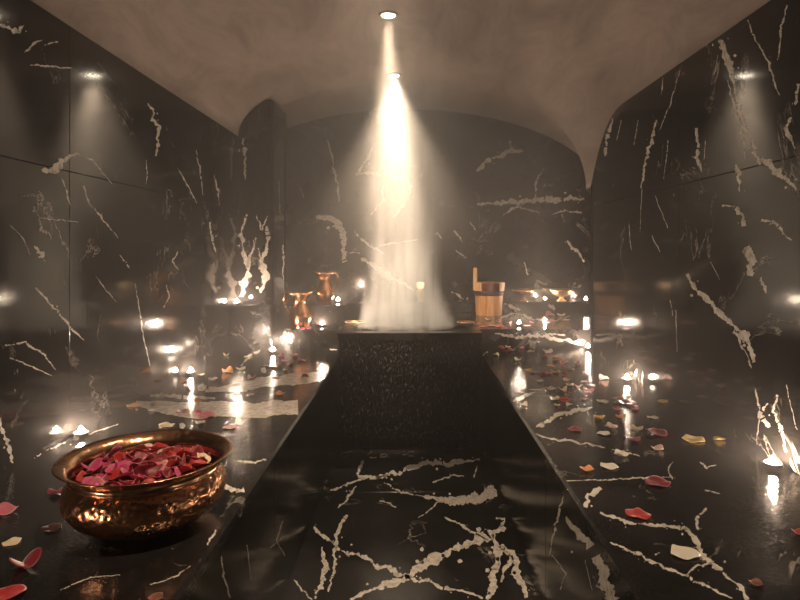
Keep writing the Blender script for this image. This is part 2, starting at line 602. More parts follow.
V_FLOOR = [
    ([(313, 528), (338, 548), (370, 561), (398, 574), (433, 584), (483, 598)], 5),
    ([(350, 599), (378, 588), (404, 575), (433, 558), (462, 545), (490, 538), (501, 524)], [4, 6, 8, 9, 9, 11, 8]),
    ([(497, 535), (495, 549), (499, 570), (493, 587), (486, 599)], 9), ([(502, 544), (513, 558), (519, 572), (526, 598)], 8),
    ([(504, 548), (510, 560), (503, 572), (500, 582)], 5), ([(376, 477), (384, 475), (410, 469), (439, 463), (480, 459)], 5.5),
    ([(416, 494), (439, 497), (467, 497), (496, 494), (505, 493)], [3, 7, 10, 12, 12]), ([(499, 528), (505, 520), (496, 518)], 6),
    ([(347, 515), (340, 529), (335, 544), (334, 562), (329, 592)], 4.5), ([(323, 547), (324, 564), (321, 584), (316, 599)], 6),
    ([(364, 460), (359, 475), (370, 478), (390, 475)], 4), ([(361, 479), (346, 486), (330, 490)], 4), ([(356, 486), (350, 496), (338, 508)], 3),
    ([(384, 483), (401, 492), (416, 495)], 2.4), ([(433, 483), (450, 476), (464, 476)], 2.4), ([(444, 518), (462, 526), (488, 540)], 3.2),
    ([(294, 580), (304, 592), (312, 600)], 2.5), ([(440, 500), (430, 510), (418, 518)], 1.6), ([(370, 458), (392, 456)], 2),
    ([(478, 466), (474, 478)], 3), ([(380, 500), (396, 507)], 4),
]
V_BL = [
    ([(136, 403), (165, 407), (200, 410), (250, 410), (322, 408)], [6, 17, 20, 22, 20], 0.22), ([(150, 396), (185, 397), (215, 399)], 5, .6),
    ([(205, 391), (240, 386), (270, 382), (334, 377)], [4, 11, 14, 12], 0.25),
    ([(241, 366), (250, 356), (262, 348), (290, 345), (337, 350)], 2.5),
    ([(222, 488), (238, 486), (262, 480)], [5, 9, 9]), ([(238, 461), (255, 463), (270, 458), (286, 440)], 2.2),
    ([(206, 550), (212, 540), (216, 530)], 4), ([(0, 466), (35, 456), (70, 441), (118, 424)], 2.2), ([(150, 585), (175, 577), (190, 566)], 1.6),
    ([(0, 452), (30, 446), (60, 436)], 1.8), ([(60, 590), (90, 578), (120, 575)], 1.4), ]
V_BR = [
    ([(536, 427), (550, 420), (565, 412), (580, 412), (592, 407)], 5), ([(531, 432), (548, 439), (575, 442), (602, 447)], 2.6),
    ([(612, 450), (625, 453), (640, 456)], 2.2), ([(586, 509), (590, 498), (601, 488)], 8), ([(600, 513), (625, 523), (640, 524), (667, 525), (690, 530)], [2, 4, 2, 4, 5]),
    ([(685, 528), (695, 540), (702, 553), (715, 565), (725, 578), (740, 588), (748, 600)], [3, 6, 5, 7, 5, 6, 5]),
    ([(610, 543), (640, 555), (670, 570), (700, 583), (732, 599)], 3), ([(706, 508), (699, 520), (698, 530)], 4),
    ([(686, 576), (698, 566), (714, 562)], 3), ([(488, 352), (478, 360), (492, 374)], 2.5), ([(512, 400), (520, 397), (535, 393)], 4.5),
    ([(510, 405), (518, 408)], 5), ([(565, 481), (600, 480), (640, 478), (673, 477)], 1.5), ([(673, 479), (667, 470), (673, 462)], 2.5),
    ([(590, 444), (605, 448)], 2.5), ([(500, 348), (520, 345), (545, 350)], 2.5), ([(545, 352), (560, 345), (588, 345)], [3, 9, 6]),
    ([(700, 462), (706, 468), (716, 465)], 2), ([(705, 490), (720, 494)], 2.5), ([(530, 390), (545, 389)], 2), ([(655, 555), (660, 553)], 3),
]
V_FR = [
    ([(567, 516), (580, 535), (590, 551), (599, 568), (608, 584), (618, 599)], [4, 9, 11, 14, 17, 16], .9),
    ([(566, 488), (560, 508), (555, 530), (549, 556)], 2.2), ([(552, 555), (566, 573), (560, 590)], 1.6), ([(585, 560), (592, 590)], 1.4),
]
V_FL = [
    ([(221, 556), (224, 575), (230, 598)], 2.5), ([(283, 520), (276, 540), (285, 556)], 1.5), ([(247, 545), (251, 580)], 1.3), ([(270, 548), (284, 536)], 2),
]

# ------------------------------------------------------------------ setting
JZ = 1.463                               # height of the horizontal joint in the wall cladding
FAC = [M['wall'], M['joint'], M['vein']]

w = MB()
w.panels((XL, 0, 0), (0, 1, 0), (0, 0, 1), (1, 0, 0), [YF, 0.75, 2.05, 3.35, YWL], [BZ, JZ, SPRING])
w.veins(V_LEFT, lambda a, c: on_x(a, c, XL), (1, 0, 0), lambda p: YF < p.y < YWL - .01 and BZ + .01 < p.z < SPRING - .01, 2, 1)
structure(w.build('wall_left', FAC))

w = MB()
w.panels((XR, 0, 0), (0, -1, 0), (0, 0, 1), (-1, 0, 0), [-YWR, -2.47, -1.2, -YF], [BZ, JZ, SPRING])
w.veins(V_RIGHT, lambda a, c: on_x(a, c, XR), (-1, 0, 0), lambda p: YF < p.y < YWR - .01 and BZ + .01 < p.z < SPRING - .01, 2, 2)
w.panels((0, YWR, 0), (-1, 0, 0), (0, 0, 1), (0, 1, 0), [-1.72, -XR], [BZ, JZ, SPRING])
structure(w.build('wall_right', FAC))

w = MB()
w.panels((0, YB, 0), (1, 0, 0), (0, 0, 1), (0, -1, 0), [-1.5, -0.62, 0.36, 1.72], [0, 0.9, JZ, APEX + .05])
w.veins(V_BACK, lambda a, c: on_y(a, c, YB), (0, -1, 0), lambda p: -1.45 < p.x < 1.68 and LZ < p.z < APEX, 2, 3)
structure(w.build('wall_back', [M['back'], M['joint'], M['vein']]))

PX = -0.955                              # free corner of the pier at the end of the left wall
PZ = 2.22
w = MB()
w.panels((0, YWL, 0), (1, 0, 0), (0, 0, 1), (0, -1, 0), [XL - 0.3, PX], [SZ + .001, JZ, PZ])
w.panels((PX, 0, 0), (0, 1, 0), (0, 0, 1), (1, 0, 0), [YWL, YWL + 0.13, YWL + 0.42], [SZ + .001, JZ, PZ])
w.panels((0, YWL + 0.42, 0), (-1, 0, 0), (0, 0, 1), (0, 1, 0), [-PX, -(XL - 0.3)], [SZ + .001, PZ])
w.veins(V_PIER, lambda a, c: on_y(a, c, YWL), (0, -1, 0), lambda p: XL < p.x < PX - .005 and .84 < p.z < 1.96, 2, 4)
w.veins([([(283, 245), (284, 262), (283, 280)], 2.2), ([(279, 180), (280, 215)], 1.2)], lambda a, c: on_x(a, c, PX), (1, 0, 0), lambda p: YWL < p.y < YWL + .42, 2, 5)
structure(w.build('wall_alcove_left', FAC))

w = MB()                                 # side and lid of the recess behind the right wall
w.panels((1.70, 0, 0), (0, -1, 0), (0, 0, 1), (-1, 0, 0), [-YB, -YWR], [BZ, JZ, SPRING - .386])
structure(w.build('wall_alcove_right', FAC))

w = MB()
w.panels((0, YF, 0), (-1, 0, 0), (0, 0, 1), (0, 1, 0), [-XR - .1, 0.05, -XL + .1], [0, JZ, APEX + .05])
structure(w.build('wall_front', FAC))

# barrel vault; towards the back its right foot curves down behind the end of the side wall
def vault_feet(y):
    if y < 3.05:
        xr, zr = XR, SPRING
    elif y < 3.69:
        q = (y - 3.05) / 0.64
        xr, zr = XR, SPRING - 0.385 * (q ** 3) * (1.5 - 0.5 * q)
    else:
        q = min(1, max(0, (y - 3.69) / 1.5))
        xr, zr = XR + (1.73 - XR) * q * q * (3 - 2 * q), SPRING - 0.385
    xl, zl = (XL, SPRING) if y < YWL + .3 else (XL - .33, SPRING - .1)
    return xl, zl, xr, zr


w = MB()
SEG = 64
ys = sorted(set([YF, 0, 1, 2, 2.6, YWL, YWL + .29, YWL + .31, 4.6, 4.9, YB] + [3.05 + .64 * k / 16 for k in range(16)] + [3.69 + .09 * k for k in range(16)]))
vs, fs = [], []
for y in ys:
    xl, zl, xr, zr = vault_feet(y)
    for sgn in (0.0, 0.12):
        for k in range(SEG + 1):
            a = PI * k / SEG
            c_, s_ = math.cos(a), math.sin(a)
            if c_ > 0:
                vs.append((CX + (xr - CX + sgn) * c_, y, zr + (APEX - zr + sgn) * s_))
            else:
                vs.append((CX + (CX - xl + sgn) * c_, y, zl + (APEX - zl + sgn) * s_))
W = 2 * (SEG + 1)
q = SEG + 1
for j in range(len(ys) - 1):
    for k in range(SEG):
        fs.append((j * W + k, (j + 1) * W + k, (j + 1) * W + k + 1, j * W + k + 1))
        fs.append((j * W + q + k, j * W + q + k + 1, (j + 1) * W + q + k + 1, (j + 1) * W + q + k))
    for k in (0, SEG):
        fs.append((j * W + k, j * W + q + k, (j + 1) * W + q + k, (j + 1) * W + k))
w.poly(vs, fs)
late = [y for y in ys if y >= 3.69]
for ya, yb in zip(late[:-1], late[1:]):  # flat soffit over the recess behind the right wall
    w.face([(vault_feet(ya)[2], ya, SPRING - .385), (1.75, ya, SPRING - .385), (1.75, yb, SPRING - .385), (vault_feet(yb)[2], yb, SPRING - .385)])
ob = w.build('ceiling', M['plaster'], smooth=False)
smooth_by_angle(ob, 50)
structure(ob)

w = MB()
w.panels((0, 0, 0), (1, 0, 0), (0, 1, 0), (0, 0, 1), [AL - .03, AR + .03], [YF, 0.95, 1.92, 2.90, 3.95])
w.veins(V_FLOOR, lambda a, c: on_z(a, c, 0.0), (0, 0, 1), lambda p: AL < p.x < AR and p.y < 3.4, 2, 6)
structure(w.build('floor', [M['floor'], M['joint'], M['vein']]))


# ------------------------------------------------------------------ built-in marble benches, step, ledges
def bench(side, label):
    t = thing('marble_bench', ((AL + XL) / 2 if side < 0 else (AR + XR) / 2, 1.5, 0), label, 'bench')
    o = t.location.copy()
    x0, x1 = (XL, AL) if side < 0 else (AR, 1.70)
    joints = [YF, 1.08, 2.10, 2.78, SY] if side < 0 else [YF, 0.7, 1.63, 2.62, SY]
    s = MB()
    ch = 0.008
    for a, c in zip(joints[:-1], joints[1:]):
        g = 0.001
        if side > 0 and c == SY:
            s.box((AR + .1, YWR, BZ - .035), (x1, SY - g, BZ - .0006), 0.0)
        if side < 0:
            prof = [(XL, BZ - .035), (XL, BZ), (AL - ch, BZ), (AL, BZ - ch), (AL, BZ - .035)]
        else:
            prof = [(AR, BZ - .035), (AR, BZ - ch), (AR + ch, BZ), (XR, BZ), (XR, BZ - .035)]
        n = len(prof)
        vs = [(x, a + g, z) for x, z in prof] + [(x, c - g, z) for x, z in prof]
        fs = [tuple(range(n)), tuple(range(n, 2 * n))[::-1]] + [(k, n + k, n + (k + 1) % n, (k + 1) % n) for k in range(n)]
        s.poly(vs, fs)
    data, sd = (V_BL, 7) if side < 0 else (V_BR, 8)
    s.veins(data, lambda a, c: on_z(a, c, BZ), (0, 0, 1),
            (lambda p: XL < p.x < AL - ch and p.y < SY - .01) if side < 0 else (lambda p: AR + ch < p.x < XR and p.y < SY - .01), 1, sd)
    ob = s.build('bench_top', [M['bench'], M['vein']], t)
    ob.location = -o
    fc = MB()
    xf = AL - .004 if side < 0 else AR + .004
    nx = 1 if side < 0 else -1
    us = [YF, 0.7, 1.9, 2.9, SY - .001]
    if side < 0:
        fc.panels((xf, 0, 0), (0, 1, 0), (0, 0, 1), (1, 0, 0), us, [0, BZ - .036])
        fc.veins(V_FL, lambda a, c: on_x(a, c, xf), (1, 0, 0), lambda p: 0 < p.z < BZ - .04, 2, 9)
    else:
        fc.panels((xf, 0, 0), (0, -1, 0), (0, 0, 1), (-1, 0, 0), [-u for u in us[::-1]], [0, BZ - .036])
        fc.veins(V_FR, lambda a, c: on_x(a, c, xf), (-1, 0, 0), lambda p: 0 < p.z < BZ - .04, 2, 10)
    ob = fc.build('front_panel', [M['face'], M['joint'], M['vein']], t)
    ob.location = -o
    return t


bench(-1, 'black marble bench along the left wall, carrying the big copper bowl')
bench(1, 'black marble bench along the right wall, strewn with pale and red petals')


def block(name, lo, hi, label, cat, veins=None, ch=0.006):
    s = MB()
    c = Vector(((lo[0] + hi[0]) / 2, (lo[1] + hi[1]) / 2, lo[2]))
    s.box(Vector(lo) - c, Vector(hi) - c, ch)
    if veins:
        for data, axis, val, nrm in veins:
            f = (lambda a, b: on_y(a, b, val)) if axis == 'y' else (lambda a, b: on_z(a, b, val))
            e = .012
            ins = lambda p: all(l + e * (k != 'xyz'.index(axis)) - 1e-3 <= q <= h_ - e * (k != 'xyz'.index(axis)) + 1e-3 for k, (l, q, h_) in enumerate(zip(lo, p, hi)))
            tmp = MB()
            tmp.veins(data, f, nrm, ins, 1, 11)
            s.poly([Vector(p) - c for p in tmp.v], tmp.f, 1)
    o = s.build(name, [M['bench'], M['vein']])
    o.location = c
    return tag(o, label, cat)


block('marble_step', (-1.48, SY, 0.0), (1.70, YB - .01, SZ), 'long low black marble step behind the stone basin, holding bucket and dishes', 'step',
      [([([(500, 318), (515, 312), (530, 319), (548, 322)], 3), ([(548, 323), (570, 316)], 2.5)], 'z', SZ, (0, 0, 1)),
       ([([(495, 333), (520, 337), (548, 336), (565, 334)], 4), ([(545, 337), (580, 341)], 8)], 'y', SY, (0, -1, 0))])
block('marble_plinth', (XL + .003, SY - .085, BZ + .001), (-0.91, SY - .002, 0.829), 'corner marble plinth at the end of the left bench with a tealight on it', 'plinth')
block('marble_plinth', (PX + .003, 4.055, SZ + .001), (-0.46, YB - .015, 0.812), 'square marble plinth under the copper jug whose spout points left', 'plinth')
block('marble_ledge', (-0.456, LY, SZ + .001), (1.69, YB - .014, LZ), 'marble ledge along the back wall under the two footed bowls', 'ledge',
      [([([(503, 303), (512, 306), (524, 312)], 4), ([(545, 304), (556, 309), (566, 313)], 4)], 'y', LY, (0, -1, 0))])

# ------------------------------------------------------------------ stone basin
tk = thing('stone_basin', (-0.012, 3.70, 0), 'large black stone basin steaming in the aisle between both benches', 'basin')
y0, y1 = 3.49 - 3.70, SY - .012 - 3.70
hx = 0.420
s = MB()
NXg, NZg = 60, 46                       # rough hewn front, displaced for real
zt, zb = 0.652, 0.075


def tap(z):
    return 0.955 + 0.045 * min(1, (z - zb) / 0.4)


vs, fs = [], []
rr = random.Random(4)
for j in range(NZg + 1):
    for i in range(NXg + 1):
        x = -hx + 2 * hx * i / NXg
        z = zb + (zt - zb) * j / NZg
        x *= tap(z)
        vs.append((x, y0 + .006 + (0 if i in (0, NXg) or j in (0, NZg) else rr.uniform(-.004, .004) + .003 * math.sin(i * 1.7)), z))
for j in range(NZg):
    for i in range(NXg):
        q = j * (NXg + 1) + i
        fs.append((q, q + 1, q + NXg + 2, q + NXg + 1))
s.poly(vs, fs)
th = 0.06
yf = y0 + .006
lx = hx * tap(zb)
zm = zb + .4
for q in ([(-lx, yf, zb), (-hx, yf, zm), (-hx, y1, zm), (-lx, y1, zb)], [(-hx, yf, zm), (-hx, yf, zt), (-hx, y1, zt), (-hx, y1, zm)],
          [(lx, yf, zb), (lx, y1, zb), (hx, y1, zm), (hx, yf, zm)], [(hx, yf, zm), (hx, y1, zm), (hx, y1, zt), (hx, yf, zt)],
          [(-lx, y1, zb), (-hx, y1, zm), (-hx, y1, zt), (hx, y1, zt), (hx, y1, zm), (lx, y1, zb)], [(-lx, yf, zb), (-lx, y1, zb), (lx, y1, zb), (lx, yf, zb)],
          [(-hx, yf, zt), (hx, yf, zt), (hx, y1, zt), (-hx, y1, zt)]):
    s.face(q)
s.build('basin_body', M['granite'], tk)
s = MB()
s.box((-lx + .05, yf + .045, 0), (lx - .05, y1, zb + .002))
s.build('basin_foot', M['granite'], tk)
s = MB()                                # rim: four bars round the opening
lz0, lz1, e, r = zt, 0.700, 0.010, 0.075
s.box((-hx - e, y0, lz0), (hx + e, y0 + r, lz1), .006)
s.box((-hx - e, y1 - r, lz0), (hx + e, y1, lz1), .006)
s.box((-hx - e, y0 + r - .003, lz0), (-hx - e + r, y1 - r + .003, lz1), .006)
s.box((hx + e - r, y0 + r - .003, lz0), (hx + e, y1 - r + .003, lz1), .006)
s.build('basin_rim', M['granite_smooth'], tk)
s = MB()
s.face([(-hx + r - .014, y0 + r - .004, lz1 - .014), (hx - r + .014, y0 + r - .004, lz1 - .014), (hx - r + .014, y1 - r + .004, lz1 - .014), (-hx + r - .014, y1 - r + .004, lz1 - .014)])
s.build('water', M['water'], tk)

# ------------------------------------------------------------------ big copper bowl
BX, BY, BH = -0.637, 1.42, 0.157
BS = 0.915                              # how wide the bowl is against its profile below
bowl = thing('copper_bowl', (BX, BY, BZ), 'large hammered copper bowl heaped with rose petals on the left bench', 'bowl')
s = MB()
outer = [(0.0, 0.0), (0.098, 0.0), (0.118, 0.004), (0.150, 0.018), (0.178, 0.038), (0.196, 0.062), (0.200, 0.082), (0.195, 0.100), (0.184, 0.114),
         (0.179, 0.1195)]
s.lathe([(r * BS, z) for r, z in outer], 96)
inner = [(0.176, 0.1195), (0.190, 0.095), (0.196, 0.080), (0.188, 0.058), (0.168, 0.034), (0.14, 0.018), (0.10, 0.007), (0.0, 0.005)]
s.lathe([(r * BS, z) for r, z in inner], 96)
s.build('bowl_belly', M['copper'], bowl, smooth=True)
s = MB()
s.lathe([(r * BS, z) for r, z in [(0.179, 0.1193), (0.183, 0.122), (0.183, 0.125), (0.180, 0.128), (0.182, 0.136), (0.190, 0.146), (0.203, 0.154), (0.213, 0.157), (0.2155, 0.1585),
         (0.214, 0.1600), (0.203, 0.1575), (0.189, 0.150), (0.179, 0.138), (0.176, 0.128), (0.176, 0.1193)]], 96)
s.build('flared_rim', M['copper_smooth'], bowl, smooth=True)


# ------------------------------------------------------------------ rose petals
def petal_mesh(name, kind, seed):
    r = random.Random(seed)
    NR, NA = 5, 22
    vs = [(0, 0, 0)]
    L, Wd = 0.5 * r.uniform(.92, 1.05), 0.5 * r.uniform(.9, 1.06)
    ph = r.uniform(0, 6)
    for i in range(1, NR + 1):
        rho = i / NR
        for k in range(NA):
            a = 2 * PI * k / NA
            rad = 1 - 0.16 * math.exp(-((math.atan2(math.sin(a - PI / 2), math.cos(a - PI / 2))) / 0.35) ** 2)
            rad *= 1 + 0.05 * math.sin(3 * a + ph) + 0.03 * math.sin(5 * a + 2 * ph)
            x, y = rho * rad * math.cos(a) * Wd, rho * rad * math.sin(a) * L
            if y < 0:
                x *= 1 - 0.45 * (-y / L) ** 1.5          # narrower towards the base
            if kind == 'flat':
                z = 0.10 * (x * x + y * y) * 2 + 0.03 * math.sin(4 * a + ph) * rho ** 2
            elif kind == 'cupped':
                z = 0.85 * (x * x + y * y) + 0.05 * math.sin(3 * a + ph) * rho ** 2
            elif kind == 'curled':
                z = 0.30 * (x * x + y * y) + (0.9 * max(0, y - 0.1) ** 1.3) - 1.6 * max(0, y - .32) ** 1.2 + 0.06 * math.sin(2 * a + ph) * rho ** 2
            else:
                z = 0.75 * abs(x) - 0.35 * y * y + 0.05 * math.sin(3 * a + ph) * rho ** 2
            vs.append((x, y, z))
    fs = [(0, 1 + k, 1 + (k + 1) % NA) for k in range(NA)]
    for i in range(NR - 1):
        for k in range(NA):
            a, c = 1 + i * NA, 1 + (i + 1) * NA
            fs.append((a + k, c + k, c + (k + 1) % NA, a + (k + 1) % NA))
    # second skin for real thickness
    t = 0.016
    zmin = min(v[2] for v in vs)
    top = [(x, y, z - zmin + t) for x, y, z in vs]
    bot = [(x, y, z - zmin) for x, y, z in vs]
    n = len(vs)
    allf = fs + [tuple(n + q for q in f[::-1]) for f in fs]
    b0 = 1 + (NR - 1) * NA
    allf += [(b0 + k, n + b0 + k, n + b0 + (k + 1) % NA, b0 + (k + 1) % NA) for k in range(NA)]
    sc = 0.05
    me = bpy.data.meshes.new(name)
    me.from_pydata([(x * sc, y * sc, z * sc) for x, y, z in top + bot], [], allf)
    me.materials.append(PM['red'])
    me.polygons.foreach_set('use_smooth', [True] * len(me.polygons))
    me.update()
    return me


KINDS = ['flat', 'cupped', 'curled', 'folded']
PMESH = {k: [petal_mesh('rose_petal', k, 100 * i + j) for j in range(3)] for i, k in enumerate(KINDS)}


def petal(colour, kind, loc, rot, size):
    o = bpy.data.objects.new('rose_petal', R.choice(PMESH[kind]))
    COL.objects.link(o)
    o.location = loc
    o.rotation_euler = rot
    o.scale = (size,) * 3
    o.material_slots[0].link = 'OBJECT'
    o.material_slots[0].material = PM[colour]
    return o


WORD = {'crimson': 'dark crimson', 'red': 'bright red', 'magenta': 'magenta pink', 'pink': 'pink', 'blush': 'pale blush', 'white': 'white', 'cream': 'cream',
        'yellow': 'yellow', 'orange': 'orange', 'brown': 'withered brown'}
ORD = ['first', 'second', 'third', 'fourth', 'fifth', 'sixth', 'seventh', 'eighth', 'ninth', 'tenth', 'eleventh', 'twelfth', 'thirteenth', 'fourteenth',
       'fifteenth', 'sixteenth', 'seventeenth', 'eighteenth', 'nineteenth', 'twentieth']

# the heap in the bowl: rings from the middle out, mound a little over the neck
heap_cols = ['crimson'] * 6 + ['red'] * 7 + ['magenta'] * 7 + ['pink'] * 2 + ['blush']
for layer, (zz, n) in enumerate(((0.092, 50), (0.108, 70), (0.122, 78))):
    for i in range(n):
        q = (i + 0.5) / n
        rad = math.sqrt(q) * (0.145 if layer == 0 else 0.143 if layer == 1 else 0.136)
        ang = i * 2.39996 + layer
        x, y = BX + rad * math.cos(ang), BY + rad * math.sin(ang)
        z = BZ + zz + 0.014 * (1 - q) + R.uniform(-.004, .006)
        col = R.choice(heap_cols if layer else heap_cols[:12])
        kd = R.choice(['curled', 'folded', 'cupped', 'flat'])
        tl = 0.6 if layer else 0.4
        o = petal(col, kd, (x, y, z), (R.uniform(-tl, tl) - (.35 if layer == 2 else 0), R.uniform(-tl, tl), R.uniform(0, 6.28)), R.uniform(.72, .98))
        tag(o, f'{WORD[col]} rose petal in the heap filling the big copper bowl', 'petal', f'{WORD[col]} petals heaped in the copper bowl')

# one big pink petal on top of the heap, at the left, and two pale ones
for (px, py, col, kd, sz, lab) in ((113, 456, 'magenta', 'cupped', 1.25, 'large magenta rose petal standing on top of the bowl heap, left of its middle'),
                                   (168, 456, 'blush', 'folded', 0.95, 'pale blush folded rose petal on top of the bowl heap, right of its middle'),
                                   (203, 459, 'cream', 'curled', 0.8, 'cream and red rose petal on top of the bowl heap, near its right rim'),
                                   (122, 477, 'magenta', 'flat', 1.15, 'magenta rose petal on top of the bowl heap, at its near rim')):
    p = on_z(px, py, BZ + .136)
    tag(petal(col, kd, p, (R.uniform(.2, .5), R.uniform(-.4, .3), R.uniform(0, 6)), sz), lab, 'petal', 'petals on top of the bowl heap')

# loose petals: (surface, x, y in the photograph, colour, width in its pixels)
LOOSE = {
    'R': [(657, 483, 'crimson', 24), (638, 515, 'red', 23), (684, 554, 'white', 26), (756, 585, 'brown', 11), (799, 534, 'red', 12), (609, 467, 'white', 17),
          (587, 471, 'orange', 14), (621, 456, 'white', 15), (658, 450, 'blush', 12), (693, 440, 'yellow', 22), (719, 440, 'yellow', 12), (633, 440, 'crimson', 17),
          (636, 430, 'cream', 13), (657, 434, 'crimson', 20), (604, 434, 'white', 14), (611, 428, 'white', 13), (575, 430, 'crimson', 14), (599, 419, 'yellow', 11),
          (621, 418, 'orange', 10), (653, 418, 'white', 11), (663, 402, 'yellow', 11), (603, 402, 'white', 12), (627, 403, 'crimson', 17), (635, 410, 'pink', 8),
          (617, 410, 'pink', 8), (627, 397, 'cream', 9), (619, 401, 'crimson', 12), (632, 407, 'crimson', 11), (555, 400, 'white', 10), (565, 401, 'red', 11),
          (557, 406, 'white', 5), (569, 406, 'white', 6), (551, 390, 'white', 10), (563, 391, 'cream', 9), (570, 386, 'white', 8), (578, 388, 'blush', 8),
          (588, 392, 'red', 11), (585, 382, 'crimson', 8), (591, 386, 'pink', 9), (604, 380, 'blush', 10), (566, 381, 'blush', 8), (565, 375, 'red', 7),
          (556, 373, 'yellow', 9), (551, 366, 'orange', 9), (557, 360, 'orange', 10), (564, 364, 'pink', 8), (543, 375, 'crimson', 9), (534, 373, 'crimson', 9),
          (528, 371, 'yellow', 7), (540, 382, 'white', 7), (518, 379, 'white', 5), (502, 349, 'red', 9), (511, 351, 'crimson', 9), (505, 346, 'blush', 6),
          (518, 361, 'white', 7), (531, 352, 'white', 8), (496, 356, 'cream', 6), (578, 364, 'red', 7), (586, 373, 'pink', 7), (572, 370, 'blush', 6),
          (549, 374, 'pink', 7), (524, 406, 'white', 8), (584, 400, 'crimson', 7), (520, 347, 'pink', 6), (545, 357, 'red', 6), (614, 430, 'blush', 6)],
    'L': [(5, 514, 'pink', 24), (12, 543, 'cream', 16), (26, 567, 'crimson', 26), (9, 594, 'red', 28), (55, 494, 'crimson', 14), (52, 529, 'brown', 18),
          (156, 598, 'brown', 10), (133, 406, 'orange', 13), (152, 411, 'white', 7), (166, 426, 'cream', 15), (200, 424, 'white', 10), (207, 416, 'pink', 17),
          (198, 415, 'magenta', 9), (184, 412, 'crimson', 14), (197, 402, 'orange', 10), (230, 428, 'blush', 12), (280, 395, 'orange', 10), (236, 385, 'brown', 10),
          (237, 395, 'brown', 7), (250, 395, 'brown', 7), (276, 380, 'crimson', 7), (305, 378, 'brown', 8), (285, 371, 'cream', 5), (228, 373, 'orange', 11),
          (213, 380, 'white', 9), (201, 375, 'orange', 7), (183, 382, 'orange', 7), (188, 387, 'white', 8), (251, 379, 'blush', 8), (241, 370, 'white', 9),
          (226, 356, 'cream', 6), (247, 357, 'white', 6), (294, 357, 'crimson', 9), (301, 361, 'crimson', 8), (273, 367, 'orange', 9), (266, 366, 'brown', 6),
          (285, 362, 'pink', 7), (212, 389, 'blush', 7), (281, 357, 'red', 7), (290, 365, 'crimson', 7)],
    'S': [(302, 330, 'pink', 7), (309, 329, 'magenta', 6), (288, 330, 'blush', 5), (476, 325, 'crimson', 7), (484, 327, 'red', 8), (492, 326, 'crimson', 8),
          (500, 327, 'red', 8), (509, 324, 'pink', 6), (488, 320, 'cream', 7), (498, 322, 'crimson', 7), (505, 329, 'crimson', 7), (527, 326, 'blush', 7),
          (532, 323, 'pink', 6), (540, 321, 'blush', 6), (550, 316, 'pink', 9), (552, 322, 'pink', 6), (561, 316, 'blush', 8), (566, 320, 'blush', 7),
          (545, 317, 'red', 5)],
}
SURF = {'R': (BZ, 'on the right bench', 'petals scattered over the right bench'), 'L': (BZ, 'on the left bench', 'petals scattered over the left bench'),
        'S': (SZ, 'on the step behind the basin', 'petals scattered over the back step')}
SPECIAL = {
    (657, 483): 'big dark crimson rose petal lying alone in the middle of the right bench',
    (638, 515): 'biggest bright red rose petal on the right bench, beside the aisle edge',
    (684, 554): 'biggest white rose petal, lying flat between thin veins at the right bench front',
    (756, 585): 'small withered brown petal at the very front of the right bench',
    (799, 534): 'bright red rose petal under the right wall, in front of the nearest tealight',
    (587, 471): 'lone orange curled petal close to the aisle edge of the right bench',
    (719, 440): 'small yellow petal nearest to the right wall, beside a larger yellow one',
    (693, 440): 'large yellow petal on the right bench, left of a smaller yellow one',
    (5, 514): 'pink rose petal on the left bench, cut by the left picture edge',
    (12, 543): 'pale cream petal in front of the copper bowl, between pink and crimson ones',
    (26, 567): 'dark crimson folded petal in the front corner of the left bench',
    (9, 594): 'bright red petal in the lowest left corner of the left bench',
    (55, 494): 'dark crimson petal lying close behind the left side of the copper bowl',
    (52, 529): 'petal in the shadow of the copper bowl, its shade painted as brown',  # dark red petal, its shade put into a brown colour
}
for s_, lst in LOOSE.items():
    z0, where, grp = SURF[s_]
    placed = []
    rows = []
    for (px, py, col, wpx) in lst:
        p = on_z(px, py, z0)
        if s_ == 'R' and p.y > YWR - .02 and p.x > XR - .05:
            p.y = YWR - .05
        if s_ in 'RL':
            p.y = min(p.y, SY - .03)
        if s_ == 'L':
            p.x = max(min(p.x, AL - .03), XL + .03)
        if s_ == 'R':
            p.x = min(max(p.x, AR + .03), XR - .03) if p.y < YWR else max(p.x, AR + .03)
        size = min(1.5, max(0.55, wpx * p.y / F / 0.047))
        kd = R.choice(['flat', 'curled', 'cupped'] if wpx > 11 else ['cupped', 'curled', 'folded', 'flat', 'cupped'])
        if (px, py) in ((657, 483), (638, 515), (684, 554), (693, 440)):
            kd = 'flat'
        if (px, py) in ((26, 567),):
            kd = 'folded'
        lift = 0.0008
        for q, qs in placed:
            if (q.xy - p.xy).length < 0.021 * (size + qs):
                lift += 0.007
        placed.append((p, size))
        o = petal(col, kd, (p.x, p.y, z0 + lift), (R.uniform(-.05, .05), R.uniform(-.05, .05), R.uniform(0, 6.28)), size)
        if (px, py) in SPECIAL:
            tag(o, SPECIAL[(px, py)], 'petal', grp)
        else:
            rows.append((p.y, col, o))
    rows.sort(key=lambda r: r[0])
    seen = {}
    tot = {}
    for _, col, _o in rows:
        tot[col] = tot.get(col, 0) + 1
    for _, col, o in rows:
        k = seen.get(col, 0)
        seen[col] = k + 1
        if tot[col] == 1:
            lab = f'the only {"small " if s_ == "L" else ""}{WORD[col]} rose petal {where}'
        elif k == tot[col] - 1:
            lab = f'{WORD[col]} rose petal {where}, farthest back of its colour'
        else:
            lab = f'{WORD[col]} petal {where}, {ORD[k]} of its colour from the front'
        tag(o, lab, 'petal', grp)


